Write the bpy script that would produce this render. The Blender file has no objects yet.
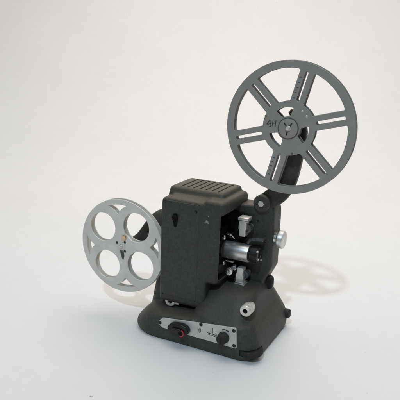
import bpy, bmesh, math, random
from mathutils import Vector, Matrix
random.seed(7)
S = 0.001            # everything below is written in millimetres
ZF = 319.0           # height of the upper reel's hub above the floor
scn = bpy.context.scene
col = scn.collection

def P(x, y, z):      # z measured from the upper hub
    return Vector((x * S, y * S, (z + ZF) * S))

# ------------------------------------------------------------------ materials
def nt(name):
    m = bpy.data.materials.new(name); m.use_nodes = True
    t = m.node_tree; b = t.nodes['Principled BSDF']
    return m, t, b

def N(t, kind, **kw):
    n = t.nodes.new(kind)
    for k, v in kw.items():
        if k in n.inputs: n.inputs[k].default_value = v
        else: setattr(n, k, v)
    return n

def noise(t, scale, detail=4, rough=.55):
    tc = N(t, 'ShaderNodeTexCoord')
    n = N(t, 'ShaderNodeTexNoise'); n.inputs['Scale'].default_value = scale
    n.inputs['Detail'].default_value = detail; n.inputs['Roughness'].default_value = rough
    t.links.new(tc.outputs['Object'], n.inputs['Vector'])
    return n

def ramp(t, src, stops):
    r = N(t, 'ShaderNodeValToRGB'); e = r.color_ramp.elements
    while len(e) < len(stops): e.new(.5)
    for i, (p, c) in enumerate(stops):
        e[i].position = p; e[i].color = (*c, 1) if len(c) == 3 else c
    t.links.new(src, r.inputs['Fac'])
    return r

def paint(name, c, c2, rough=.5, bump=.25, bscale=900, spec=.4, up_tint=None, wear=0):
    """crackle cast-metal paint: fine grain, slow blotches, a brownish tint on what faces up"""
    m, t, b = nt(name)
    big = noise(t, 22, 5, .6)
    r = ramp(t, big.outputs['Fac'], [(.3, c), (.72, c2)])
    out = r.outputs['Color']
    fine = noise(t, bscale, 3, .6)
    mid = noise(t, bscale * .3, 4, .65)
    m0 = N(t, 'ShaderNodeMixRGB'); m0.blend_type = 'MULTIPLY'; m0.inputs['Fac'].default_value = .6
    r0 = ramp(t, mid.outputs['Fac'], [(.32, (.72, .72, .72)), (.68, (1.25, 1.25, 1.22))])
    t.links.new(out, m0.inputs[1]); t.links.new(r0.outputs['Color'], m0.inputs[2]); out = m0.outputs['Color']
    if wear:
        g = N(t, 'ShaderNodeNewGeometry')
        rp_ = ramp(t, g.outputs['Pointiness'], [(.52, (0, 0, 0)), (.60, (1, 1, 1))])
        wn = noise(t, 90, 6, .7); rw = ramp(t, wn.outputs['Fac'], [(.42, (0, 0, 0)), (.7, (wear, wear, wear))])
        mu0 = N(t, 'ShaderNodeMath', operation='MULTIPLY'); t.links.new(rp_.outputs['Color'], mu0.inputs[0]); t.links.new(rw.outputs['Color'], mu0.inputs[1])
        # fine rubbed streaks, long and thin
        tc2 = N(t, 'ShaderNodeTexCoord'); mp = N(t, 'ShaderNodeMapping'); mp.inputs['Scale'].default_value = (420, 420, 14); mp.inputs['Rotation'].default_value = (.3, .5, .2)
        t.links.new(tc2.outputs['Object'], mp.inputs['Vector'])
        sn = N(t, 'ShaderNodeTexNoise'); sn.inputs['Scale'].default_value = 1; sn.inputs['Detail'].default_value = 3; t.links.new(mp.outputs[0], sn.inputs['Vector'])
        rs_ = ramp(t, sn.outputs['Fac'], [(.69, (0, 0, 0)), (.76, (.22, .22, .22))])
        ad = N(t, 'ShaderNodeMath', operation='ADD'); ad.use_clamp = True; t.links.new(mu0.outputs[0], ad.inputs[0]); t.links.new(rs_.outputs['Color'], ad.inputs[1])
        m1 = N(t, 'ShaderNodeMixRGB'); m1.inputs[2].default_value = (.17, .165, .145, 1)
        t.links.new(ad.outputs[0], m1.inputs['Fac']); t.links.new(out, m1.inputs[1]); out = m1.outputs['Color']
    mx = N(t, 'ShaderNodeMixRGB'); mx.blend_type = 'MULTIPLY'; mx.inputs['Fac'].default_value = .55
    rf = ramp(t, fine.outputs['Fac'], [(.33, (.55, .55, .55)), (.5, (.95, .95, .95)), (.68, (1.5, 1.5, 1.45))])
    t.links.new(out, mx.inputs[1]); t.links.new(rf.outputs['Color'], mx.inputs[2]); out = mx.outputs['Color']
    if up_tint:  # brownish tint mixed in where the surface faces up
        g = N(t, 'ShaderNodeNewGeometry'); sx = N(t, 'ShaderNodeSeparateXYZ')
        t.links.new(g.outputs['Normal'], sx.inputs[0])
        mr = N(t, 'ShaderNodeMapRange'); mr.inputs['From Min'].default_value = .25; mr.inputs['From Max'].default_value = .95
        mr.inputs['To Max'].default_value = .7
        t.links.new(sx.outputs['Z'], mr.inputs['Value'])
        dn = noise(t, 60, 6, .7)
        rd = ramp(t, dn.outputs['Fac'], [(.25, (.55, .55, .55)), (.75, (1, 1, 1))])
        mu = N(t, 'ShaderNodeMath', operation='MULTIPLY')
        t.links.new(mr.outputs['Result'], mu.inputs[0]); t.links.new(rd.outputs['Color'], mu.inputs[1])
        m2 = N(t, 'ShaderNodeMixRGB'); m2.inputs[2].default_value = (*up_tint, 1)
        t.links.new(mu.outputs[0], m2.inputs['Fac']); t.links.new(out, m2.inputs[1]); out = m2.outputs['Color']
    t.links.new(out, b.inputs['Base Color'])
    rr_ = ramp(t, big.outputs['Fac'], [(.2, (rough - .08,) * 3), (.8, (rough + .12,) * 3)])
    t.links.new(rr_.outputs['Color'], b.inputs['Roughness'])
    b.inputs['Specular IOR Level'].default_value = spec
    bp = N(t, 'ShaderNodeBump'); bp.inputs['Strength'].default_value = bump; bp.inputs['Distance'].default_value = .0004
    t.links.new(fine.outputs['Fac'], bp.inputs['Height']); t.links.new(bp.outputs['Normal'], b.inputs['Normal'])
    return m

def metal(name, c, rough, var=.12, metallic=1.0, scale=70, bump=.05):
    m, t, b = nt(name)
    n = noise(t, scale, 6, .65)
    lo = tuple(x * (1 - var * 1.6) for x in c); hi = tuple(min(1, x * (1 + var)) for x in c)
    r = ramp(t, n.outputs['Fac'], [(.3, lo), (.7, hi)])
    t.links.new(r.outputs['Color'], b.inputs['Base Color'])
    rr_ = ramp(t, n.outputs['Fac'], [(.3, (min(1, rough + .12),) * 3), (.7, (rough,) * 3)])
    t.links.new(rr_.outputs['Color'], b.inputs['Roughness'])
    b.inputs['Metallic'].default_value = metallic
    n2 = noise(t, 600, 2)
    bp = N(t, 'ShaderNodeBump'); bp.inputs['Strength'].default_value = bump; bp.inputs['Distance'].default_value = .0003
    t.links.new(n2.outputs['Fac'], bp.inputs['Height']); t.links.new(bp.outputs['Normal'], b.inputs['Normal'])
    return m

M = {}
M['cast'] = paint('crackle_paint', (.037, .040, .033), (.050, .054, .044), .5, .75, 520, .35, up_tint=(.120, .094, .064), wear=.55)
M['cast_low'] = paint('crackle_paint_base', (.037, .041, .033), (.050, .055, .044), .5, .75, 520, .35, up_tint=(.075, .070, .056), wear=.5)
M['door'] = paint('door_paint', (.033, .037, .032), (.044, .049, .042), .46, .5, 560, .4, wear=.45)
M['arm'] = paint('arm_paint', (.032, .032, .029), (.045, .044, .039), .45, .25, 900, .4, up_tint=(.07, .058, .043), wear=.5)
M['black'] = paint('black_enamel', (.006, .006, .007), (.011, .011, .012), .4, .1, 700, .4)
M['pit'] = paint('matt_black', (.004, .004, .004), (.007, .007, .007), .75, .1, 700, .15)
M['rubber'] = paint('black_rubber', (.016, .016, .016), (.026, .026, .026), .6, .3, 500, .3)
M['chrome'] = metal('chrome', (.78, .78, .77), .2, .08)
M['barrel'] = metal('brushed_barrel', (.80, .79, .77), .3, .08, .9)
M['steel'] = metal('dull_steel', (.74, .73, .70), .36, .15, .75)
M['nickel'] = metal('worn_nickel', (.80, .77, .70), .36, .12, .6)
M['brass'] = metal('brass_tip', (.68, .53, .34), .32, .1)
def reelpaint(name, c, stain, rough, metallic, amt):
    """sheet metal with handling marks: rub streaks, pale scuffs and a few brown spots"""
    m = metal(name, c, rough, .07, metallic, 38); t = m.node_tree; b = t.nodes['Principled BSDF']
    src = b.inputs['Base Color'].links[0].from_socket
    n = noise(t, 75, 6, .75); r = ramp(t, n.outputs['Fac'], [(.62, (0, 0, 0)), (.74, (amt,) * 3)])
    mx = N(t, 'ShaderNodeMixRGB'); mx.inputs[2].default_value = (*stain, 1)
    t.links.new(r.outputs['Color'], mx.inputs['Fac']); t.links.new(src, mx.inputs[1])
    tc = N(t, 'ShaderNodeTexCoord'); mp = N(t, 'ShaderNodeMapping'); mp.inputs['Scale'].default_value = (30, 30, 900); mp.inputs['Rotation'].default_value = (0, .7, 0)
    t.links.new(tc.outputs['Object'], mp.inputs['Vector'])
    sn = N(t, 'ShaderNodeTexNoise'); sn.inputs['Scale'].default_value = 1; sn.inputs['Detail'].default_value = 4; t.links.new(mp.outputs[0], sn.inputs['Vector'])
    rs = ramp(t, sn.outputs['Fac'], [(.36, (.86, .86, .86)), (.5, (1, 1, 1)), (.66, (1.0, 1.0, 1.0)), (.74, (1.22, 1.22, 1.2))])
    m2 = N(t, 'ShaderNodeMixRGB'); m2.blend_type = 'MULTIPLY'; m2.inputs['Fac'].default_value = .38
    t.links.new(mx.outputs['Color'], m2.inputs[1]); t.links.new(rs.outputs['Color'], m2.inputs[2])
    t.links.new(m2.outputs['Color'], b.inputs['Base Color'])
    return m
M['silver_reel'] = reelpaint('silver_reel_paint', (.70, .685, .635), (.45, .43, .38), .42, .15, .5)
M['grey_reel'] = reelpaint('grey_reel_paint', (.31, .298, .277), (.20, .155, .11), .48, .1, .6)
M['core'] = metal('reel_core_grey', (.26, .25, .24), .5, .08, .2, 45)
M['panel'] = metal('panel_aluminium', (.62, .61, .575), .48, .08, .25, 90)
M['red'] = paint('red_ring', (.42, .02, .045), (.5, .03, .06), .45, .05, 500, .4)
M['ink'] = paint('black_ink', (.03, .03, .032), (.05, .05, .052), .6, .02, 500, .2)
M['worn'] = metal('worn_bare_metal', (.30, .30, .29), .5, .3, .3, 900)
M['rust'] = metal('oil_stain', (.17, .12, .07), .55, .2, .2, 300)
M['slate'] = metal('slate_lever', (.10, .10, .105), .4, .1, .5)
m, t, b = nt('lens_glass')
n = noise(t, 30); r = ramp(t, n.outputs['Fac'], [(.3, (.012, .012, .018)), (.7, (.02, .018, .026))])
t.links.new(r.outputs['Color'], b.inputs['Base Color']); b.inputs['Roughness'].default_value = .08; b.inputs['Specular IOR Level'].default_value = .8
M['glass'] = m

# ------------------------------------------------------------------ mesh helpers
def link(name, me, mat, parent=None, smooth=True, label=None):
    o = bpy.data.objects.new(name, me); col.objects.link(o)
    if mat: me.materials.clear(); me.materials.append(M[mat] if isinstance(mat, str) else mat)
    if smooth:
        for p_ in me.polygons: p_.use_smooth = True
        if hasattr(me, 'set_sharp_from_angle'): me.set_sharp_from_angle(angle=math.radians(38))
    if parent is not None: o.parent = parent
    if label: o['label'] = label
    return o

def to_mesh(bm, name='m'):
    bmesh.ops.recalc_face_normals(bm, faces=bm.faces[:])
    me = bpy.data.meshes.new(name); bm.to_mesh(me); bm.free(); return me

def rbox(bm, x0, x1, y0, y1, z0, z1, r=1.0, seg=3):
    b2 = bmesh.new(); bmesh.ops.create_cube(b2, size=1)
    for v in b2.verts:
        v.co = P((x0 + x1) / 2 + v.co.x * (x1 - x0), (y0 + y1) / 2 + v.co.y * (y1 - y0), (z0 + z1) / 2 + v.co.z * (z1 - z0))
    if r > 0: bmesh.ops.bevel(b2, geom=b2.edges[:], offset=r * S, segments=seg, affect='EDGES', profile=.5)
    add(bm, b2)

def add(bm, b2, mtx=None):
    if mtx is not None: bmesh.ops.transform(b2, matrix=mtx, verts=b2.verts[:])
    me = bpy.data.meshes.new('t'); b2.to_mesh(me); b2.free(); bm.from_mesh(me); bpy.data.meshes.remove(me)

def lathe(bm, c, axis, prof, n=40, wob=None):
    """prof: (distance along axis, radius) in mm from point c=(x,y,z); wob(k,i) scales the radius"""
    a = Vector(axis).normalized(); u = a.orthogonal().normalized()
    if abs(a.y) > .9: u = Vector((1, 0, 0))
    if abs(a.x) > .9: u = Vector((0, 1, 0))
    v = a.cross(u); c = P(*c); b2 = bmesh.new(); rings = []
    for k, (d, r) in enumerate(prof):
        ring = []
        for i in range(n):
            th = 2 * math.pi * i / n; q = r * (wob(k, i) if wob else 1)
            ring.append(b2.verts.new(c + a * d * S + (u * math.cos(th) + v * math.sin(th)) * q * S))
        rings.append(ring)
    for r0, r1 in zip(rings, rings[1:]):
        for i in range(n): b2.faces.new((r0[i], r0[(i + 1) % n], r1[(i + 1) % n], r1[i]))
    b2.faces.new(rings[0]); b2.faces.new(rings[-1])
    bmesh.ops.recalc_face_normals(b2, faces=b2.faces[:]); add(bm, b2)

def ringlathe(bm, c, axis, prof, n=64):
    """closed profile (a ring section)"""
    a = Vector(axis).normalized(); u = Vector((1, 0, 0)) if abs(a.x) < .9 else Vector((0, 1, 0)); v = a.cross(u); c = P(*c)
    b2 = bmesh.new()
    R = [[b2.verts.new(c + a * d * S + (u * math.cos(2 * math.pi * i / n) + v * math.sin(2 * math.pi * i / n)) * r * S) for i in range(n)] for d, r in prof]
    for k in range(len(R)):
        r0, r1 = R[k], R[(k + 1) % len(R)]
        for i in range(n): b2.faces.new((r0[i], r0[(i + 1) % n], r1[(i + 1) % n], r1[i]))
    bmesh.ops.recalc_face_normals(b2, faces=b2.faces[:]); add(bm, b2)

def plate(loops, y, thick, bevel, base=(0, 0), res=1):
    """flat plate in the XZ plane with holes; loops of (x,z) in mm, front face at y, going back by thick"""
    cu = bpy.data.curves.new('c', 'CURVE'); cu.dimensions = '2D'; cu.fill_mode = 'BOTH'
    cu.extrude = (thick / 2 - bevel) * S; cu.bevel_depth = bevel * S; cu.bevel_resolution = 2
    for lp in loops:
        sp = cu.splines.new('POLY'); sp.points.add(len(lp) - 1)
        for q, (x, z) in zip(sp.points, lp): q.co = ((x) * S, (z) * S, 0, 1)
        sp.use_cyclic_u = True
    o = bpy.data.objects.new('c', cu); col.objects.link(o)
    bpy.context.view_layer.update()
    me = bpy.data.meshes.new_from_object(o.evaluated_get(bpy.context.evaluated_depsgraph_get()))
    bpy.data.objects.remove(o); bpy.data.curves.remove(cu)
    c = P(base[0], y + thick / 2, base[1])
    me.transform(Matrix.Translation(c) @ Matrix.Rotation(math.radians(90), 4, 'X'))
    return me

def arc(r, a0, a1, n):
    return [(r * math.cos(math.radians(a0 + (a1 - a0) * i / n)), r * math.sin(math.radians(a0 + (a1 - a0) * i / n))) for i in range(n + 1)]

def circle(r, n, cx=0, cz=0):
    return [(cx + r * math.cos(2 * math.pi * i / n), cz + r * math.sin(2 * math.pi * i / n)) for i in range(n)]

def fillet(pts, rads, n=6):
    """round the corners of a polygon"""
    out = []; L = len(pts)
    if not hasattr(rads, '__len__'): rads = [rads] * L
    for i in range(L):
        p0, p, p1 = Vector(pts[i - 1]), Vector(pts[i]), Vector(pts[(i + 1) % L])
        a = (p0 - p); b_ = (p1 - p); la, lb = a.length, b_.length; a.normalize(); b_.normalize()
        r = rads[i]
        if r <= 0: out.append(tuple(p)); continue
        ang = a.angle(b_); d = min(r / math.tan(ang / 2), la * .48, lb * .48)
        s, e = p + a * d, p + b_ * d
        for k in range(n + 1):
            w = k / n; out.append(tuple(s * (1 - w) ** 2 + p * 2 * w * (1 - w) + e * w * w))
    return out

def baked(o, mods):
    """apply modifiers without operators; returns the evaluated mesh and removes the object"""
    for kind, kw in mods:
        md = o.modifiers.new(kind, kind)
        for k, v in kw.items(): setattr(md, k, v)
    bpy.context.view_layer.update()
    me = bpy.data.meshes.new_from_object(o.evaluated_get(bpy.context.evaluated_depsgraph_get()))
    bpy.data.objects.remove(o)
    return me

def fused(bm, voxel, smooth, cuts=()):
    """cast body: shapes fused by voxels, corners flowed together, then slots cut"""
    o = bpy.data.objects.new('t', to_mesh(bm)); col.objects.link(o)
    me = baked(o, [('REMESH', dict(mode='VOXEL', voxel_size=voxel * S, use_smooth_shade=True)), ('SMOOTH', dict(factor=.5, iterations=smooth))])
    for c in cuts:
        co = bpy.data.objects.new('cut', to_mesh(c)); col.objects.link(co)
        o = bpy.data.objects.new('t', me); col.objects.link(o)
        me = baked(o, [('BOOLEAN', dict(operation='DIFFERENCE', object=co, solver='EXACT'))])
        bpy.data.objects.remove(co)
    return me

def thing(name, label, cat, loc=(0, 0, 0)):
    o = bpy.data.objects.new(name, None); col.objects.link(o); o.empty_display_size = .02
    o['label'] = label; o['category'] = cat; o.location = loc
    return o

# ------------------------------------------------------------------ backdrop: one seamless sheet sweeping up
def backdrop():
    yaw = 0.4552; fw = Vector((-math.sin(yaw), math.cos(yaw), 0)); rt = Vector((math.cos(yaw), math.sin(yaw), 0))
    prof = [(-3000 + 3700 * i / 12, 0) for i in range(13)]
    R = 900
    prof += [(700 + R * math.sin(a), R * (1 - math.cos(a))) for a in [math.radians(90 * i / 24) for i in range(1, 25)]]
    prof += [(700 + R, R + 400 * i) for i in range(1, 7)]
    bm = bmesh.new(); rows = []
    for f, h in prof:
        rows.append([bm.verts.new((fw * f + rt * x) * S + Vector((0, 0, h * S))) for x in range(-3500, 3501, 500)])
    for a, b_ in zip(rows, rows[1:]):
        for i in range(len(a) - 1): bm.faces.new((a[i], a[i + 1], b_[i + 1], b_[i]))
    m, t, b = nt('white_backdrop')
    n1 = noise(t, 3.0, 4, .5)
    r1 = ramp(t, n1.outputs['Fac'], [(.3, (.80, .795, .785)), (.7, (.83, .825, .82))])
    n2 = noise(t, 45, 5, .6)
    mx = N(t, 'ShaderNodeMixRGB'); mx.blend_type = 'MULTIPLY'; mx.inputs['Fac'].default_value = 1
    r2 = ramp(t, n2.outputs['Fac'], [(.25, (.975, .975, .975)), (.75, (1, 1, 1))])
    t.links.new(r1.outputs['Color'], mx.inputs[1]); t.links.new(r2.outputs['Color'], mx.inputs[2])
    n3 = noise(t, 130, 2, .5); r3 = ramp(t, n3.outputs['Fac'], [(.735, (1, 1, 1)), (.77, (.86, .855, .85))])
    m3 = N(t, 'ShaderNodeMixRGB'); m3.blend_type = 'MULTIPLY'; m3.inputs['Fac'].default_value = 1
    t.links.new(mx.outputs['Color'], m3.inputs[1]); t.links.new(r3.outputs['Color'], m3.inputs[2])
    n4 = noise(t, 9, 3, .55); r4 = ramp(t, n4.outputs['Fac'], [(.3, (.985, .984, .982)), (.7, (1, 1, 1))])
    m4 = N(t, 'ShaderNodeMixRGB'); m4.blend_type = 'MULTIPLY'; m4.inputs['Fac'].default_value = 1
    t.links.new(m3.outputs['Color'], m4.inputs[1]); t.links.new(r4.outputs['Color'], m4.inputs[2])
    t.links.new(m4.outputs['Color'], b.inputs['Base Color'])
    b.inputs['Roughness'].default_value = .55; b.inputs['Specular IOR Level'].default_value = .25
    bp = N(t, 'ShaderNodeBump'); bp.inputs['Strength'].default_value = .12; bp.inputs['Distance'].default_value = .001
    t.links.new(n2.outputs['Fac'], bp.inputs['Height']); t.links.new(bp.outputs['Normal'], b.inputs['Normal'])
    o = link('floor', to_mesh(bm), m); o['kind'] = 'structure'
    # normals must face up
    return o
backdrop()

# ------------------------------------------------------------------ projector
pr = thing('film_projector', 'dark grey-green vintage film projector with vented lamp house, chrome lens and flared base', 'film projector', (-.09, 0, 0))
INV = Matrix.Translation((.09, 0, 0))
def part(name, me_or_bm, mat, parent=pr, smooth=True, label=None):
    me = to_mesh(me_or_bm, name) if isinstance(me_or_bm, bmesh.types.BMesh) else me_or_bm
    if parent is pr: me.transform(INV)
    elif parent is not None:
        p_ = parent
        me.transform(INV)
    me.name = name
    return link(name, me, mat, parent, smooth, label)

# --- base: flared casting
def rr(x0, x1, y0, y1, r, n=10):
    """rounded rectangle, corner radii r = (front left, front right, back right, back left)"""
    pts = []
    for (cx, cy, a0), q in zip(((x0 + r[0], y0 + r[0], 180), (x1 - r[1], y0 + r[1], 270), (x1 - r[2], y1 - r[2], 0), (x0 + r[3], y1 - r[3], 90)), r):
        for k in range(n + 1):
            a = math.radians(a0 + 90 * k / n); pts.append((cx + q * math.cos(a), cy + q * math.sin(a)))
    return pts
levels = [  # height, left, right, front, back
    (0.6, -203, -5, -67, 86), (2, -206, -2, -70, 88.5), (6, -208.5, 0.3, -71, 90), (12, -208.5, 0.6, -71, 90), (20, -205.5, -0.5, -71, 89), (27, -200.5, -3, -71, 87),
    (33, -196, -6, -71, 84), (38, -192, -8.5, -70.8, 81), (41.5, -189, -11, -69.8, 78), (44, -186, -13, -66.5, 75), (45.2, -182, -17, -61, 71)]
bm = bmesh.new(); rows = []
for i, (h, x0, x1, y0, y1) in enumerate(levels):
    r = (46, 23, 30, 40)
    rows.append([bm.verts.new(P(x, y, h * (1 + min(1, h / 20) * .0022 * (x + 100)) - ZF)) for x, y in rr(x0, x1, y0, y1, r)])
for a, b_ in zip(rows, rows[1:]):
    for i in range(len(a)): bm.faces.new((a[i], a[(i + 1) % len(a)], b_[(i + 1) % len(a)], b_[i]))
bm.faces.new(rows[0]); bm.faces.new(rows[-1])
def loft(bm, secs, rad):
    b2 = bmesh.new(); R_ = [[b2.verts.new(P(x, y, h - ZF)) for x, y in rr(*q, rad, 6)] for h, *q in secs]
    for a, b_ in zip(R_, R_[1:]):
        for i in range(len(a)): b2.faces.new((a[i], a[(i + 1) % len(a)], b_[(i + 1) % len(a)], b_[i]))
    b2.faces.new(R_[0]); b2.faces.new(R_[-1]); bmesh.ops.recalc_face_normals(b2, faces=b2.faces[:]); add(bm, b2)
# pedestal under the lamp house and the hump under the lens
loft(bm, [(20, -199, -80, -24, 72), (40, -196, -80, -23, 66), (60, -193, -80, -22, 60), (84, -187, -80, -20, 55), (112, -184, -80, -18, 52)], (16, 6, 14, 16))
loft(bm, [(26, -112, -5, -70, 86), (40, -110, -8, -70.5, 82), (50, -107, -12, -66, 77), (58, -104, -15.5, -58, 73), (66, -101, -19, -50, 69), (76, -97, -22, -41, 63), (82, -93, -25, -33, 57), (85, -89, -29, -25, 52)], (30, 24, 24, 8))
cut = bmesh.new()
lathe(cut, (-12.5, -54.5, -310), (0, 0, 1), [(0, 19), (9.5, 19)], 48)     # slot for the tilt wheel
base = part('base', fused(bm, 1.5, 22, [cut]), 'cast_low')

bm = bmesh.new()
lathe(bm, (-12.5, -54.5, -309.2), (0, 0, 1), [(0, 17.2), (.8, 18), (7, 18), (7.8, 17.2)], 72, lambda k, i: 1 if i % 2 else .975)
part('tilt_wheel', bm, 'rubber', base)
bm = bmesh.new()
lathe(bm, (-4.5, 66, -296.5), (1, 0, 0), [(0, 7.5), (6, 7.5), (8.5, 6.8), (9.4, 5)], 40)
part('side_knob', bm, 'rubber', base)
for x, y in ((-165, -38), (-28, -44), (-165, 60), (-28, 60)):
    bm = bmesh.new(); lathe(bm, (x, y, -ZF), (0, 0, 1), [(0, 8), (1.6, 8)], 24); part('rubber_foot', bm, 'rubber', base)

# --- control panel on the front of the base
YP = -72.2
def pt(x, z): return (1.03 * x - 7.4, 1.03 * z - 3.3)
PT = [(-133, -271.5), (-20.6, -257.8), (-18.2, -287.2), (-131.5, -286.0), (-140.8, -281.5)]
panel = part('control_panel', plate([fillet([pt(*q) for q in PT], [5, 2.5, 2.5, 8, 4])], YP, 2.0, .3), 'panel')
def seg(bm, x0, z0, x1, z1, w, y=None, t_=.25):
    if y is None: y = YP; (x0, z0), (x1, z1) = pt(x0, z0), pt(x1, z1)
    d = Vector((x1 - x0, z1 - z0)); L = d.length; d /= L; n = Vector((-d.y, d.x)) * w / 2
    q = [(x0 + n.x, z0 + n.y), (x1 + n.x, z1 + n.y), (x1 - n.x, z1 - n.y), (x0 - n.x, z0 - n.y)]
    f = [bm.verts.new(P(a, y - t_, b_)) for a, b_ in q]; k = [bm.verts.new(P(a, y + .3, b_)) for a, b_ in q]
    bm.faces.new(f); bm.faces.new(k[::-1])
    for i in range(4): bm.faces.new((f[i], k[i], k[(i + 1) % 4], f[(i + 1) % 4]))
for x, z in ((-136.6, -279.6), (-72.2, -265.6), (-23.4, -262.2), (-21.8, -283.6)):
    bm = bmesh.new(); x, z = pt(x, z); lathe(bm, (x, YP, z), (0, -1, 0), [(-.5, 2.6), (.5, 2.6), (1.3, 1.9), (1.6, .8)], 24); part('screw', bm, 'black', panel)
# printed marks
bm = bmesh.new()
seg(bm, -54.6, -266.6, -54.4, -275.2, .9)                      # upright of the inverted T
seg(bm, -62.6, -275.2, -46.6, -275.8, .8)
for i in range(6): seg(bm, -63 + i * 2.9, -277.2 - i * .1, -61.4 + i * 2.9, -277.3 - i * .1, 1.1)
for i in range(2): seg(bm, -60.6 + i * 10.6, -273.8, -58.6 + i * 10.6, -273.9, 1.0)
part('printed_scale', bm, 'ink', panel)
bm = bmesh.new()
for a in range(0, 360, 30):
    c0, c1 = math.radians(a), math.radians(a + 30)
    seg(bm, -73.6 + 1.5 * math.cos(c0), -275 + 3.2 * math.sin(c0), -73.6 + 1.5 * math.cos(c1), -275 + 3.2 * math.sin(c1), .55)
seg(bm, -75.4, -273.2, -72.0, -276.8, .5)
part('printed_mark', bm, 'ink', panel)
bm = bmesh.new()
pts = [(-37.2 + 12.5 * math.cos(math.radians(a)), -276.5 + 12.5 * math.sin(math.radians(a))) for a in range(58, 112, 6)]
for i, (p0, p1) in enumerate(zip(pts, pts[1:])): seg(bm, *p0, *p1, 1.7 - .14 * i)
part('printed_arrow', bm, 'ink', panel)
# rotary speed knob, right
bm = bmesh.new()
lathe(bm, (-46, YP + .5, -287.1), (0, -1, 0), [(0, 8.6), (1.2, 8.6), (1.8, 8.0), (10, 7.2), (11.5, 6.4), (12, 5)], 72, lambda k, i: 1 if i % 3 else .965)
rbox(bm, -47, -45, YP - 12.3, YP - 10.5, -293, -281, .4, 2)
k1 = part('speed_knob', bm, 'rubber', panel)
# lamp switch, left: dark shoe-shaped knob over a black scale, red ring round its shaft
sh = [(-118.5, -280.6), (-117.8, -276.6), (-114, -273.2), (-107, -271.6), (-98, -271.2), (-91.5, -273.2), (-88.5, -277.5), (-90.0, -281.5), (-94, -284.6), (-100, -281.8)]
bm = bmesh.new(); bm.from_mesh(plate([fillet([pt(*q) for q in sh], 3.0)], YP - 9.5, 9.2, 1.6))
rbox(bm, -122.5, -107.5, YP - 13, YP - 8, -290, -287, 1.2, 3)
part('switch_knob', bm, 'black', panel, label='black pointer-shaped switch knob with a red ring')
RX, RZ = pt(-97.8, -281.2)
bm = bmesh.new(); ringlathe(bm, (RX, YP - 10.4, RZ), (0, -1, 0), [(0, 3.6), (1.0, 3.6), (1.0, 5.2), (0, 5.2)], 40)
# only the upper and right-hand part of the ring is painted red
med = lambda f: f.calc_center_median()
geom = [f for f in bm.faces if med(f).x / S < RX - 1.6 and med(f).z / S - ZF < RZ + 2.5]
bmesh.ops.delete(bm, geom=geom, context='FACES')
part('indicator_ring', bm, 'red', panel)
bm = bmesh.new(); lathe(bm, (RX, YP - 9, RZ), (0, -1, 0), [(0, 3.5), (2.6, 3.5), (3.2, 2.8)], 32); part('knob_shaft', bm, 'pit', panel)

# --- lamp house
bm = bmesh.new()
X0, X1, YF, YB = -167.5, -72.5, -45, 45
rbox(bm, X0, X1, YF, YB, -228, -110, 6.5, 4)          # main body
rbox(bm, X0, -91.5, YF, YB, -270, -150, 5, 4)         # deeper door half
# vent block with sloped front
b2 = bmesh.new(); bmesh.ops.create_cube(b2, size=1)
for v in b2.verts:
    top = v.co.z > 0; fr = v.co.y < 0
    x = (-166.5 if v.co.x < 0 else (-78.5 if top else -77)); y = ((-21 if top else -34) if fr else 45); z = -97.5 if top else -125
    v.co = P(x, y, z)
bmesh.ops.bevel(b2, geom=b2.edges[:], offset=4.5 * S, segments=3, affect='EDGES', profile=.5); add(bm, b2)
b2 = bmesh.new(); bmesh.ops.create_cube(b2, size=1)
for v in b2.verts:
    top = v.co.z > 0; fr = v.co.y < 0
    v.co = P(-157 if v.co.x < 0 else -79, (-42 if fr else 10), ((-110.3 if fr else -97.6) if top else -125))
add(bm, b2)
# rounded shoulder on the film side
rbox(bm, -100, -67.5, -44.2, 47, -125, -105, 6.5, 4)
cuts = []
c = bmesh.new()
for i in range(7):
    x = -149 + i * 9.9
    rbox(c, x - 1.5, x + 1.5, -17, 37, -98.7, -90, .5, 2)
cuts.append(c)
c = bmesh.new(); rbox(c, -160.4, -105.2, -60, -43.0, -258.6, -113.5, 0, 1); cuts.append(c)   # pocket the door sits in
c = bmesh.new(); rbox(c, -95, -55, -41, 60, -221, -124.5, 0, 1); cuts.append(c)   # film channel
lamp = part('lamp_house', fused(bm, 1.25, 14, cuts), 'cast')
bm = bmesh.new(); bm.from_mesh(plate([fillet([(-159.9, -114.0), (-105.7, -114.0), (-105.7, -258.1), (-159.9, -258.1)], 3)], -45.4, 2.2, .5)); 
door = part('lamp_door', bm, 'door', lamp)
bm = bmesh.new()
bm.from_mesh(plate([fillet([(-145.0, -131.0), (-139.3, -131.0), (-138.9, -141), (-140.5, -150.5), (-143.6, -150.5), (-145.4, -141)], 2.2)], -46.6, 1.6, .4))
lathe(bm, (-142.2, -45.5, -136.5), (0, -1, 0), [(0, 4.4), (3.5, 4.2), (4.4, 3.2)], 32)
part('door_latch', bm, 'pit', lamp)
bm = bmesh.new(); lathe(bm, (-110.2, -44.6, -123.2), (0, -1, 0), [(0, 2.5), (1.1, 2.4), (1.5, 1.6)], 24); rbox(bm, -109.5, -108.4, -46.6, -46.0, -125.3, -121.2, .1, 1)
part('screw', bm, 'black', lamp)
# worn winged emblem and the dot above it
bm = bmesh.new()
for a in ((-95.9, -135.6, -89.6, -136.0, 1.0), (-95.0, -134.2, -90.6, -134.2, .9), (-93.8, -132.6, -91.8, -132.6, .8), (-96.4, -136.9, -94.0, -137.0, .7), (-91.2, -137.2, -89.4, -137.2, .7)):
    seg(bm, *a, y=-44.85, t_=.35)
part('emblem', bm, 'worn', lamp)
bm = bmesh.new(); lathe(bm, (-90.2, -44.6, -126.4), (0, -1, 0), [(0, 1.0), (.6, .9)], 16); part('rivet', bm, 'worn', lamp)
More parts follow.
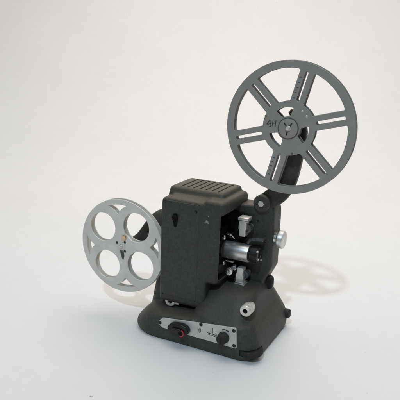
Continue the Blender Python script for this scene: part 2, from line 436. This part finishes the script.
# black film-channel wall on the lens side
bm = bmesh.new()
rbox(bm, -94.9, -93.5, -40.8, 18, -220.9, -124.7, .2, 1); rbox(bm, -93.4, -61, 14.6, 18, -221, -130.5, .4, 1)
rbox(bm, -93.4, -73.2, -40.8, 14.5, -125.9, -124.7, .2, 1); rbox(bm, -93.4, -73.5, -40.8, 14.5, -220.9, -219.7, .2, 1); rbox(bm, -93.4, -74.4, -40.9, -40.1, -219.6, -126, .1, 1)
part('film_channel', bm, 'pit', lamp)

# clip ring under the lamp house
def knurled(name, c, rad, length, mat, parent, hole):
    bm = bmesh.new()
    lathe(bm, c, (0, -1, 0), [(-8, rad * .6), (0, rad * .6), (.2, rad * .95), (.8, rad), (length * .42, rad), (length * .45, rad * .86), (length * .55, rad * .86), (length * .58, rad), (length - .8, rad), (length, rad * .9), (length + .01, hole), (length - 3, hole * .92)], 72, lambda k, i: (1 if i % 3 else .95) if k in (3, 4, 7, 8) else 1)
    return part(name, bm, mat, parent)
k = knurled('clamp_knob', (-21.2, -45, -246.2), 8.2, 16, 'nickel', pr, 3.4)
bm = bmesh.new(); lathe(bm, (-21.2, -58, -246.2), (0, -1, 0), [(0, 3.4), (2.4, 3.4), (3, 2.4)], 24); part('knob_core', bm, 'pit', k)
k = knurled('clamp_knob', (-149.4, -31, -269.6), 8.4, 11, 'nickel', pr, 4.0)
bm = bmesh.new(); lathe(bm, (-149.4, -37, -269.6), (0, -1, 0), [(0, 3.7), (2.4, 3.7)], 24); part('knob_core', bm, 'pit', k)
bm = bmesh.new(); rbox(bm, -142.5, -135, -41, -38, -273, -269.2, .8, 2); part('knob_lever', bm, 'nickel', k)

# --- gear housing
def prism(pts, y0, y1, bev, seg_=3):
    b2 = bmesh.new(); f = [b2.verts.new(P(x, y0, z)) for x, z in pts]; g = [b2.verts.new(P(x, y1, z)) for x, z in pts]
    b2.faces.new(f); b2.faces.new(g[::-1])
    for i in range(len(pts)): b2.faces.new((f[i], g[i], g[(i + 1) % len(pts)], f[(i + 1) % len(pts)]))
    bmesh.ops.recalc_face_normals(b2, faces=b2.faces[:])
    bmesh.ops.bevel(b2, geom=b2.edges[:], offset=bev * S, segments=seg_, affect='EDGES', profile=.5)
    return b2
bm = bmesh.new()
add(bm, prism([(-100, -119), (-60, -119), (-19, -116), (-16.5, -125), (-15.5, -210), (-24.5, -229), (-26.5, -240), (-27, -262), (-100, -262)], 17, 52, 4))
lathe(bm, (-34.5, 14, -112.2), (0, 1, 0), [(0, 12.5), (30, 12.5)], 48)
gear = part('gear_housing', fused(bm, 1.2, 5), 'cast')
bm = bmesh.new()
bm.from_mesh(plate([fillet([(-30, -228.5), (-17.5, -228.5), (-17.5, -244.5), (-30, -244.5)], 4.5)], 27, 10, 2.5)); part('bearing_cap', bm, 'rubber', gear)
bm = bmesh.new(); lathe(bm, (-40, 17.5, -140), (0, -1, 0), [(0, 2.2), (.8, 2.0)], 20); part('screw', bm, 'black', gear)
# drive knob on the right flank
bm = bmesh.new()
lathe(bm, (-17, 30, -165.5), (1, 0, 0), [(0, 9.0), (.5, 9.8), (4.4, 9.8), (5, 9), (5.2, 6), (7.5, 6)], 48)
dk = part('drive_knob', bm, 'chrome')
bm = bmesh.new(); lathe(bm, (-11, 30, -166.3), (1, 0, 0), [(0, 12.2), (.8, 13.2), (7.2, 13.2), (8.2, 12.3), (8.6, 10)], 72, lambda k, i: 1 if i % 2 or k not in (1, 2) else .975); part('knob_disc', bm, 'steel', dk)

# --- lens
LC = (-88, 2, -186.6)
LX = (1, 0, 0)
bm = bmesh.new()
lathe(bm, LC, LX, [(0, 11), (.2, 12.4), (1.5, 13), (43.2, 13), (44.4, 12.6), (44.6, 11.5)], 72)
lens = part('lens_barrel', bm, 'barrel')
bm = bmesh.new()
lathe(bm, (-44, 2, -186.2), LX, [(0, 11.6), (1, 11.8), (3, 11.8), (3.2, 11.2), (4.4, 11.2), (4.6, 11.9), (14, 11.9), (15, 11), (15.2, 8.2), (13, 7.6)], 72, lambda k, i: 1 if k not in (5, 6) or i % 3 else .98)
part('focus_ring', bm, 'black', lens)
bm = bmesh.new(); lathe(bm, (-31.2, 2, -186.2), LX, [(0, 7.4), (.6, 6.5), (1.2, 4), (1.4, 1.5)], 40); part('front_element', bm, 'glass', lens)
for y, z in ((-6, -178.5), (-3, -191), (10, -196)):
    bm = bmesh.new(); lathe(bm, (-30.2, y, z), LX, [(0, 1.7), (1.8, 1.6), (2.2, 1)], 16); part('lens_screw', bm, 'steel', lens)

# --- film gate: black block, chrome guides and rollers
bm = bmesh.new(); rbox(bm, -93, -84, -14, 16, -219, -150, 1.5, 2); rbox(bm, -66.2, -58, 6, 17.5, -216, -202, 1.5, 2); rbox(bm, -66, -56, 9, 17.5, -170, -158, 1.5, 2)
gate = part('film_gate', bm, 'pit')
def rod(bm, a, b_, r, n=20):
    d = Vector(b_) - Vector(a); lathe(bm, a, d, [(0, r * .8), (.4, r), (d.length - .4, r), (d.length, r * .8)], n)
def ball(bm, c, ax, r): lathe(bm, c, ax, [(r * (1 - math.cos(math.radians(q))), max(.1, r * math.sin(math.radians(q)))) for q in range(8, 173, 12)], 28)
def roller(c, rad, name='guide_roller', L_=7):
    bm = bmesh.new(); lathe(bm, c, (.25, -1, 0), [(0, rad), (L_ * .2, rad), (L_ * .24, rad * .72), (L_ * .7, rad * .72), (L_ * .74, rad), (L_, rad), (L_ + .1, rad * .5), (L_ - .8, rad * .45)], 36)
    o_ = part(name, bm, 'chrome', gate)
    return o_
roller((-68.4, -12, -212.8), 5.4)
bm = bmesh.new(); rod(bm, (-68.4, -13, -212.8), (-68.4, 16, -212.8), 2.2); part('roller_shaft', bm, 'steel', gate)
roller((-68.5, 8, -213.4), 3.8)
bm = bmesh.new(); ball(bm, (-85.4, 0, -167.2), (.3, -1, 0), 4.4); rod(bm, (-85.4, 0, -167.2), (-85.4, 15, -167.2), 2.2); part('film_stud', bm, 'chrome', gate)
bm = bmesh.new(); ball(bm, (-84.2, 0, -207.2), (.3, -1, 0), 4.8); rod(bm, (-84.2, 0, -207.2), (-84.2, 15, -207.2), 2.2); part('film_stud', bm, 'chrome', gate)
bm = bmesh.new(); rod(bm, (-81, 0, -161.5), (-73.5, 0, -163.0), 2.0); rod(bm, (-73.5, 0, -163.0), (-69.5, 4, -169), 1.1); rod(bm, (-75, 0, -163), (-75, 15, -163), 1.4); part('gate_spring', bm, 'chrome', gate)
bm = bmesh.new(); rod(bm, (-80, 0, -203.6), (-69, 2, -205), 1.3); rod(bm, (-70, 2, -205), (-70, 15, -205), 1.3); part('gate_spring', bm, 'steel', gate)

def guard(z, s):
    """sprocket with its hinged chrome guard; s=1 upper (cap on top), s=-1 lower"""
    bm = bmesh.new()
    me = plate([fillet([(-60.2, z + 2 * s), (-50.4, z + 2 * s), (-50.2, z - 9 * s), (-51.5, z - 12 * s), (-50.6, z - 20 * s), (-59.2, z - 20.4 * s), (-59.6, z - 12 * s), (-61, z - 9 * s)], 1.0)], -4.5, 12, .6)
    bm.from_mesh(me)
    rbox(bm, -62.2, -46.4, -6.5, 10, z + min(3.2 * s, 7.4 * s), z + max(3.2 * s, 7.4 * s), .9, 2)
    rbox(bm, -61.2, -47.6, -5.4, 9, z + min(1.2 * s, 2.6 * s), z + max(1.2 * s, 2.6 * s), .4, 2)
    g = part('sprocket_guard', bm, 'steel')
    bm = bmesh.new(); lathe(bm, (-50.6, 9, z - 9.5 * s), (0, -1, 0), [(0, 6.6), (3, 6.6), (3.1, 5.6), (7, 5.6), (7.1, 6.6), (8.6, 6.6), (9, 4.6), (7, 4.2)], 48, lambda k, i: 1.06 if k in (4, 5) and i % 4 == 0 else 1)
    part('sprocket', bm, 'slate', g)
    bm = bmesh.new(); lathe(bm, (-50.6, 17.5, z - 9.5 * s), (0, -1, 0), [(0, 4), (10, 4)], 24); part('sprocket_shaft', bm, 'steel', g)
    bm = bmesh.new(); lathe(bm, (-55.6, -4.2, z - 5 * s), (0, -1, 0), [(0, 1.5), (.6, 1.3)], 18); part('pin', bm, 'nickel', g)
    return g
guard(-140, 1)
guard(-230, -1)
# grey loop lever above the lens nose
bm = bmesh.new()
pts = [(-48.5, 4, -172.5), (-46.5, 4, -168), (-43, 4, -165.6), (-36, 4, -164.6), (-25.5, 4, -163.2)]
for a, b_ in zip(pts, pts[1:]): rod(bm, a, b_, 2.7)
rod(bm, (-27, 4, -163.4), (-27, 18, -163.4), 2.0)
part('loop_lever', bm, 'slate')

# --- arms
def spline(pts, n=8):
    out = []
    for i in range(len(pts) - 1):
        p0, p1, p2, p3 = pts[max(i - 1, 0)], pts[i], pts[i + 1], pts[min(i + 2, len(pts) - 1)]
        for k in range(n):
            u = k / n
            out.append(tuple(.5 * ((2 * b_) + (-a + c_) * u + (2 * a - 5 * b_ + 4 * c_ - d) * u * u + (-a + 3 * b_ - 3 * c_ + d) * u ** 3) for a, b_, c_, d in zip(p0, p1, p2, p3)))
    out.append(pts[-1]); return out
def strip(ctrl):
    c = spline(ctrl); L_, R_ = [], []
    for i, (x, z, w) in enumerate(c):
        a, b_ = c[max(i - 1, 0)], c[min(i + 1, len(c) - 1)]
        d = Vector((b_[0] - a[0], b_[1] - a[1])).normalized(); n = Vector((-d.y, d.x)) * w / 2
        L_.append((x + n.x, z + n.y)); R_.append((x - n.x, z - n.y))
    return L_ + R_[::-1]
arm_pts = [(-33.5, -111.6, 18), (-24.5, -105.5, 22), (-13.5, -96.5, 22), (-5, -85, 20), (0.5, -70, 18.5), (4, -54, 17.5), (6.5, -38, 17), (9.5, -22, 15.5), (10.5, -4, 13), (5.5, 10, 11), (-1, 21, 9)]
bm = bmesh.new(); bm.from_mesh(plate([strip(arm_pts)], 17, 11, 2.4))
lathe(bm, (-34.5, 10, -112.2), (0, 1, 0), [(0, 11), (1.5, 12.5), (14, 12.5)], 48)
lathe(bm, (0, 15.5, 0), (0, 1, 0), [(0, 8), (1, 8.8), (12, 8.8)], 40)
farm = part('reel_arm', bm, 'arm', label='upright curved arm carrying the upper reel')
bm = bmesh.new(); lathe(bm, (-34.5, 10.2, -112.2), (0, -1, 0), [(0, 4.6), (2.0, 4.6), (2.6, 3.8)], 6); part('pivot_bolt', bm, 'steel', farm)
bm = bmesh.new(); lathe(bm, (0, 16, 0), (0, -1, 0), [(0, 3.8), (17, 3.8), (17.3, 3.2), (19.5, 3.2), (21.5, 2.2)], 28); part('spindle', bm, 'nickel', farm)
bm = bmesh.new(); lathe(bm, (-1, 17.5, 20.5), (0, -1, 0), [(0, 4.0), (2, 4.0), (3, 3)], 24); part('arm_button', bm, 'rust', farm)

# rear arm: rounded horn tapering to the spindle
bm = bmesh.new(); rows = []
hs = [(-160, -177, 30, 20, 26), (-190, -177, 30, 20, 26), (-203, -178, 28.5, 19, 25), (-211, -179.5, 26.5, 18, 24), (-218, -182.5, 24, 16.5, 21), (-224, -187, 20.5, 14.5, 18), (-228, -191.5, 17, 12.5, 14), (-232, -196, 13, 11, 10), (-236, -199.5, 9.5, 9, 6.5), (-240, -202, 7.4, 7.2, 3), (-243.5, -204, 6.4, 6.2, 0), (-246, -204.6, 5, 5, -2)]
for x, z, rz, ry, y in hs:
    rows.append([bm.verts.new(P(x, y + ry * math.cos(2 * math.pi * i / 36), z + rz * math.sin(2 * math.pi * i / 36))) for i in range(36)])
for a, b_ in zip(rows, rows[1:]):
    for i in range(36): bm.faces.new((a[i], a[(i + 1) % 36], b_[(i + 1) % 36], b_[i]))
bm.faces.new(rows[0]); bm.faces.new(rows[-1])
o = bpy.data.objects.new('t', to_mesh(bm)); col.objects.link(o)
rarm = part('reel_arm', baked(o, [('SUBSURF', dict(levels=1))]), 'arm', label='horn-shaped arm carrying the lower reel')
LH = (-244.1, -204.7)
bm = bmesh.new(); lathe(bm, (LH[0], 0, LH[1]), (0, -1, 0), [(-6, 6), (-5, 6.6), (11, 6.6), (12, 5.6), (12.2, 3.6), (31, 3.4), (31.4, 3.0), (32.6, 3.0), (33.4, 2.2)], 36)
sp = part('spindle', bm, 'steel', rarm)

# ------------------------------------------------------------------ reels
def big_reel():
    th = thing('film_reel', 'larger dark grey film reel with six slotted spokes on the raised arm', 'film reel', (0, 0, ZF * S))
    iv = Matrix.Translation((0, 0, -ZF * S))
    def rp(name, me, mat, parent=th, label=None):
        me = to_mesh(me, name) if isinstance(me, bmesh.types.BMesh) else me
        me.transform(iv); return link(name, me, mat, parent, True, label)
    def flange(y, rot=0):
        loops = [circle(89, 160)]
        A = [15.5 + rot + 60 * k for k in range(6)]
        for a in A:
            ca, sa = math.cos(math.radians(a)), math.sin(math.radians(a))
            f = lambda u, v: (u * ca - v * sa, u * sa + v * ca)
            w = 2.6
            loops.append([f(u, v) for u, v in fillet([(38, -w), (78, -w), (78, w), (38, w)], 2.4, 5)][::-1])
            # the window between this spoke and the next
            hw = 9.4; ri, ro = 36.2, 79.6
            a0i = a + math.degrees(math.asin(hw / ri)); a1i = a + 60 - math.degrees(math.asin(hw / ri))
            a0o = a + math.degrees(math.asin(hw / ro)); a1o = a + 60 - math.degrees(math.asin(hw / ro))
            outer = arc(ro, a0o, a1o, 18); inner = arc(ri, a1i, a0i, 8)
            pg = outer + inner; rad = [0] * len(pg); rad[0] = rad[18] = 5.5; rad[19] = rad[-1] = 2.5
            # trim arc ends so the fillets have room
            outer = arc(ro, a0o + 5, a1o - 5, 16); inner = arc(ri, a1i - 7, a0i + 7, 5)
            pO0 = (ro * math.cos(math.radians(a0o)), ro * math.sin(math.radians(a0o))); pO1 = (ro * math.cos(math.radians(a1o)), ro * math.sin(math.radians(a1o)))
            pI0 = (ri * math.cos(math.radians(a0i)), ri * math.sin(math.radians(a0i))); pI1 = (ri * math.cos(math.radians(a1i)), ri * math.sin(math.radians(a1i)))
            pg = [pO0] + outer + [pO1, pI1] + inner + [pI0]
            rad = [5.5] + [0] * len(outer) + [5.5, 2.5] + [0] * len(inner) + [2.5]
            loops.append(fillet(pg, rad, 5)[::-1])
        for a in (105, -135, -15):
            o_ = arc(28.5, a - 27, a + 27, 12); i_ = arc(15.8, a + 20, a - 20, 8)
            pg = o_ + i_; rad = [0] * len(pg); 
            for q in (0, 12): rad[q] = 3.5
            for q in (13, len(pg) - 1): rad[q] = 1.5
            loops.append(fillet(o_[:1] + o_[2:-2] + o_[-1:] + i_[:1] + i_[2:-2] + i_[-1:], [3.5] + [0] * (len(o_) - 4) + [3.5, 1.5] + [0] * (len(i_) - 4) + [1.5], 4)[::-1])
        return plate(loops, y, 1.5, .35)
    fl = rp('flange', flange(0), 'grey_reel')
    rp('flange', flange(9.4), 'grey_reel')
    bm = bmesh.new(); ringlathe(bm, (0, 1.2, 0), (0, 1, 0), [(0, 30.2), (8.4, 30.2), (8.4, 31.6), (0, 31.6)], 72); rp('core', bm, 'core')
    bm = bmesh.new(); ringlathe(bm, (0, -1.4, 0), (0, 1, 0), [(0, 4.3), (0, 12.6), (.5, 13.4), (3.2, 13.4), (3.2, 15.2), (12, 15.2), (12, 4.3)], 64); rp('hub', bm, 'grey_reel')
    # spring key of the hub: three short dark slots and a bright pin
    bm = bmesh.new()
    for a in (55, 130, 262):
        c, s_ = math.cos(math.radians(a)), math.sin(math.radians(a)); seg(bm, 4.6 * c, 4.6 * s_, 9.2 * c, 9.2 * s_, 1.5, y=-1.3, t_=.4)
    rp('hub_slot', bm, 'ink')
    bm = bmesh.new(); ringlathe(bm, (0, -1.0, 0), (0, 1, 0), [(0, 13.2), (0, 14.3), (1.3, 14.3), (1.3, 13.2)], 72); rp('hub_groove', bm, 'slate')
    # footage marks punched along two spokes and the maker's scratchy lettering
    bm = bmesh.new()
    for a, rs in ((75.5, (41, 48, 55, 62, 69)), (-104.5, (45, 51, 57, 63, 69))):
        bm = bmesh.new()
        for q in rs:
            off = math.radians(a) + 5.9 / q * (1 if a > 0 else -1)
            x, z = q * math.cos(off), q * math.sin(off); ta = off + math.pi / 2
            seg(bm, x - 1.5 * math.cos(ta), z - 1.5 * math.sin(ta), x + 1.5 * math.cos(ta), z + 1.5 * math.sin(ta), 1.2, y=0, t_=.12)
        rp('footage_marks', bm, 'slate', fl)
    bm = bmesh.new()
    lt = [(-30.5, 3.0, -26.4, 8.8), (-26.4, 8.8, -25.6, 0.6), (-31, 2.8, -24.6, 3.9), (-22.8, 0.6, -22.0, 10.2), (-18.4, 0.4, -17.8, 9.6), (-22.6, 4.6, -18.0, 5.6), (-27.6, -0.4, -24.2, 0.4)]
    for a in lt: seg(bm, *a, 1.15, y=0, t_=.12)
    rp('embossed_lettering', bm, 'slate', fl)
    for x, z, mt in ((17.5, 24.5, 'nickel'), (23.8, 18.2, 'nickel'), (-33, 13.5, 'rust'), (8, -33.2, 'rust')):
        bm = bmesh.new(); lathe(bm, (x, .1, z), (0, -1, 0), [(0, 1.5), (.35, 1.3), (.6, .7)], 18); rp('rivet', bm, mt, fl)
    return th
big_reel()

def small_reel():
    Y0 = -30.0; R_ = 74.2
    loc = P(LH[0], 0, LH[1])
    th = thing('film_reel', 'smaller silver film reel with four round holes left of the lamp house', 'film reel', loc)
    iv = Matrix.Translation(-loc)
    def rp(name, me, mat, parent=th):
        me = to_mesh(me, name) if isinstance(me, bmesh.types.BMesh) else me
        me.transform(iv); return link(name, me, mat, parent)
    def flange(y):
        loops = [circle(R_, 140)]
        for k in range(4):
            a = math.radians(53 + 90 * k); loops.append(circle(23.5, 72, 43.4 * math.cos(a), 43.4 * math.sin(a))[::-1])
            b_ = 98 + 90 * k
            o_ = arc(66.8, b_ - 16, b_ + 16, 10)
            pol = lambda r_, a_: (r_ * math.cos(math.radians(a_)), r_ * math.sin(math.radians(a_)))
            pg = o_ + [pol(61.6, b_ + 9.6), pol(56.8, b_ + 5.2), pol(50.5, b_), pol(56.8, b_ - 5.2), pol(61.6, b_ - 9.6)]
            loops.append(fillet(pg, [1.0] + [0] * 9 + [1.0, 7, 7, 1.4, 7, 7], 4)[::-1])
        return plate(loops, y, 1.6, .5, LH)
    fl = rp('flange', flange(Y0), 'silver_reel'); rp('flange', flange(Y0 + 8.8), 'silver_reel')
    bm = bmesh.new(); ringlathe(bm, (LH[0], Y0 + .8, LH[1]), (0, 1, 0), [(0, 16.5), (8.6, 16.5), (8.6, 18), (0, 18)], 72); rp('core', bm, 'silver_reel')
    bm = bmesh.new(); ringlathe(bm, (LH[0], Y0 - .9, LH[1]), (0, 1, 0), [(0, 3.6), (0, 6.0), (.5, 6.6), (2, 6.6), (2, 8), (10, 8), (10, 3.6)], 48); rp('hub', bm, 'silver_reel')
    for a in (152, -47, 50):
        bm = bmesh.new(); c, s_ = 9.6 * math.cos(math.radians(a)), 9.6 * math.sin(math.radians(a))
        lathe(bm, (LH[0] + c, Y0 + .1, LH[1] + s_), (0, -1, 0), [(0, 2.1), (.25, 2.0)], 20); rp('pin_hole', bm, 'ink', fl)
    bm = bmesh.new()
    bm.from_mesh(plate([fillet([(-3.2, 1), (2.2, 2.5), (3.6, -6), (5.2, -15), (3.6, -22), (1.2, -18), (-1.6, -9)], 1.4)], Y0 - .75, 1.0, .2, LH))
    rp('film_clip', bm, 'slate', fl)
    bm = bmesh.new()
    bm.from_mesh(plate([fillet([(1.2, 12.4), (5.0, 10.6), (9.0, 14.6), (7.6, 18.6), (3.0, 18.8)], 1.6)], Y0 - 2.6, 2.6, .6, LH))
    rp('latch_tab', bm, 'brass', fl)
    return th
small_reel()

b2 = bmesh.new(); bmesh.ops.create_icosphere(b2, subdivisions=3, radius=1)
for v in b2.verts:
    k_ = 1 + .3 * math.sin(5 * v.co.x + 2) * math.cos(4 * v.co.y) + random.uniform(-.08, .08)
    v.co = Vector((v.co.x * 1.7 * k_, v.co.y * 1.2 * k_, max(v.co.z * .7 * k_, -.35) + .35)) * S
bmesh.ops.recalc_face_normals(b2, faces=b2.faces[:])
cr = link('crumb', to_mesh(b2), 'panel'); cr.location = P(-147.6, -239.2, -ZF)
cr['label'] = 'tiny grey crumb lying alone on the white floor at the lower left'; cr['category'] = 'crumb'

# ------------------------------------------------------------------ camera
f, C = 600.649, P(249.31330362, -767.81011676, 111.32904029)
rv, uv, fv = Vector((0.89277308, 0.44879444, 0.03923988)), Vector((-0.15059934, 0.21521906, 0.96488372)), Vector((-0.42458928, 0.86733172, -0.25972993))
cd = bpy.data.cameras.new('camera'); cam = bpy.data.objects.new('camera', cd); col.objects.link(cam)
cd.sensor_width = 36; cd.lens = 36 * f / 400; cd.clip_start = .02; cd.clip_end = 100
cam.matrix_world = Matrix.Translation(C) @ Matrix((rv, uv, -fv)).transposed().to_4x4()
scn.camera = cam

# ------------------------------------------------------------------ light: soft warm room, one cool lamp above and behind the camera
w = bpy.data.worlds.new('World'); scn.world = w; w.use_nodes = True
t = w.node_tree; bg = t.nodes['Background']
tc = N(t, 'ShaderNodeTexCoord'); sx = N(t, 'ShaderNodeSeparateXYZ'); t.links.new(tc.outputs['Generated'], sx.inputs[0])
mr = N(t, 'ShaderNodeMapRange'); mr.inputs['From Min'].default_value = -1; mr.inputs['From Max'].default_value = 1
t.links.new(sx.outputs['Z'], mr.inputs['Value'])
r = ramp(t, mr.outputs['Result'], [(0, (.5, .5, .5)), (.5, (.50, .51, .52)), (.68, (.70, .71, .73)), (1.0, (.96, .99, 1.03))])
t.links.new(r.outputs['Color'], bg.inputs['Color']); bg.inputs['Strength'].default_value = .24

def lamp(name, loc, target, energy, size, color):
    ld = bpy.data.lights.new(name, 'AREA'); ld.shape = 'DISK'; ld.size = size; ld.energy = energy; ld.color = color
    o = bpy.data.objects.new(name, ld); col.objects.link(o); o.location = loc
    o.rotation_euler = (Vector(target) - Vector(loc)).to_track_quat('-Z', 'Y').to_euler()
    return o
fl_ = lamp('front_lamp', P(890, -4900, 5568), P(-60, 0, -150), 5.6, .32, (.64, .86, 1.03))
fl_.data.spread = math.radians(34)      # beam cut narrow to keep its cool light off the top of the sweep
yaw = .4552
lamp('ceiling_lamp', P(-620 * math.sin(yaw) + 60, 620 * math.cos(yaw) + 30, 1560), P(-310, 640, -319), 29, 2.2, (.985, .925, .86))

tl = lamp('warm_backdrop_fill', P(-1250 * math.sin(yaw) + 40, 1250 * math.cos(yaw) + 20, 1250), P(-1640 * math.sin(yaw) + 40, 1640 * math.cos(yaw) + 20, 420), 2.3, .5, (1.0, .68, .53))  # added fill without a visible source, warms the top of the backdrop

scn.view_settings.view_transform = 'Standard'; scn.view_settings.look = 'None'; scn.view_settings.exposure = 0
scn.render.engine = 'CYCLES'; scn.cycles.use_denoising = True; scn.cycles.max_bounces = 8
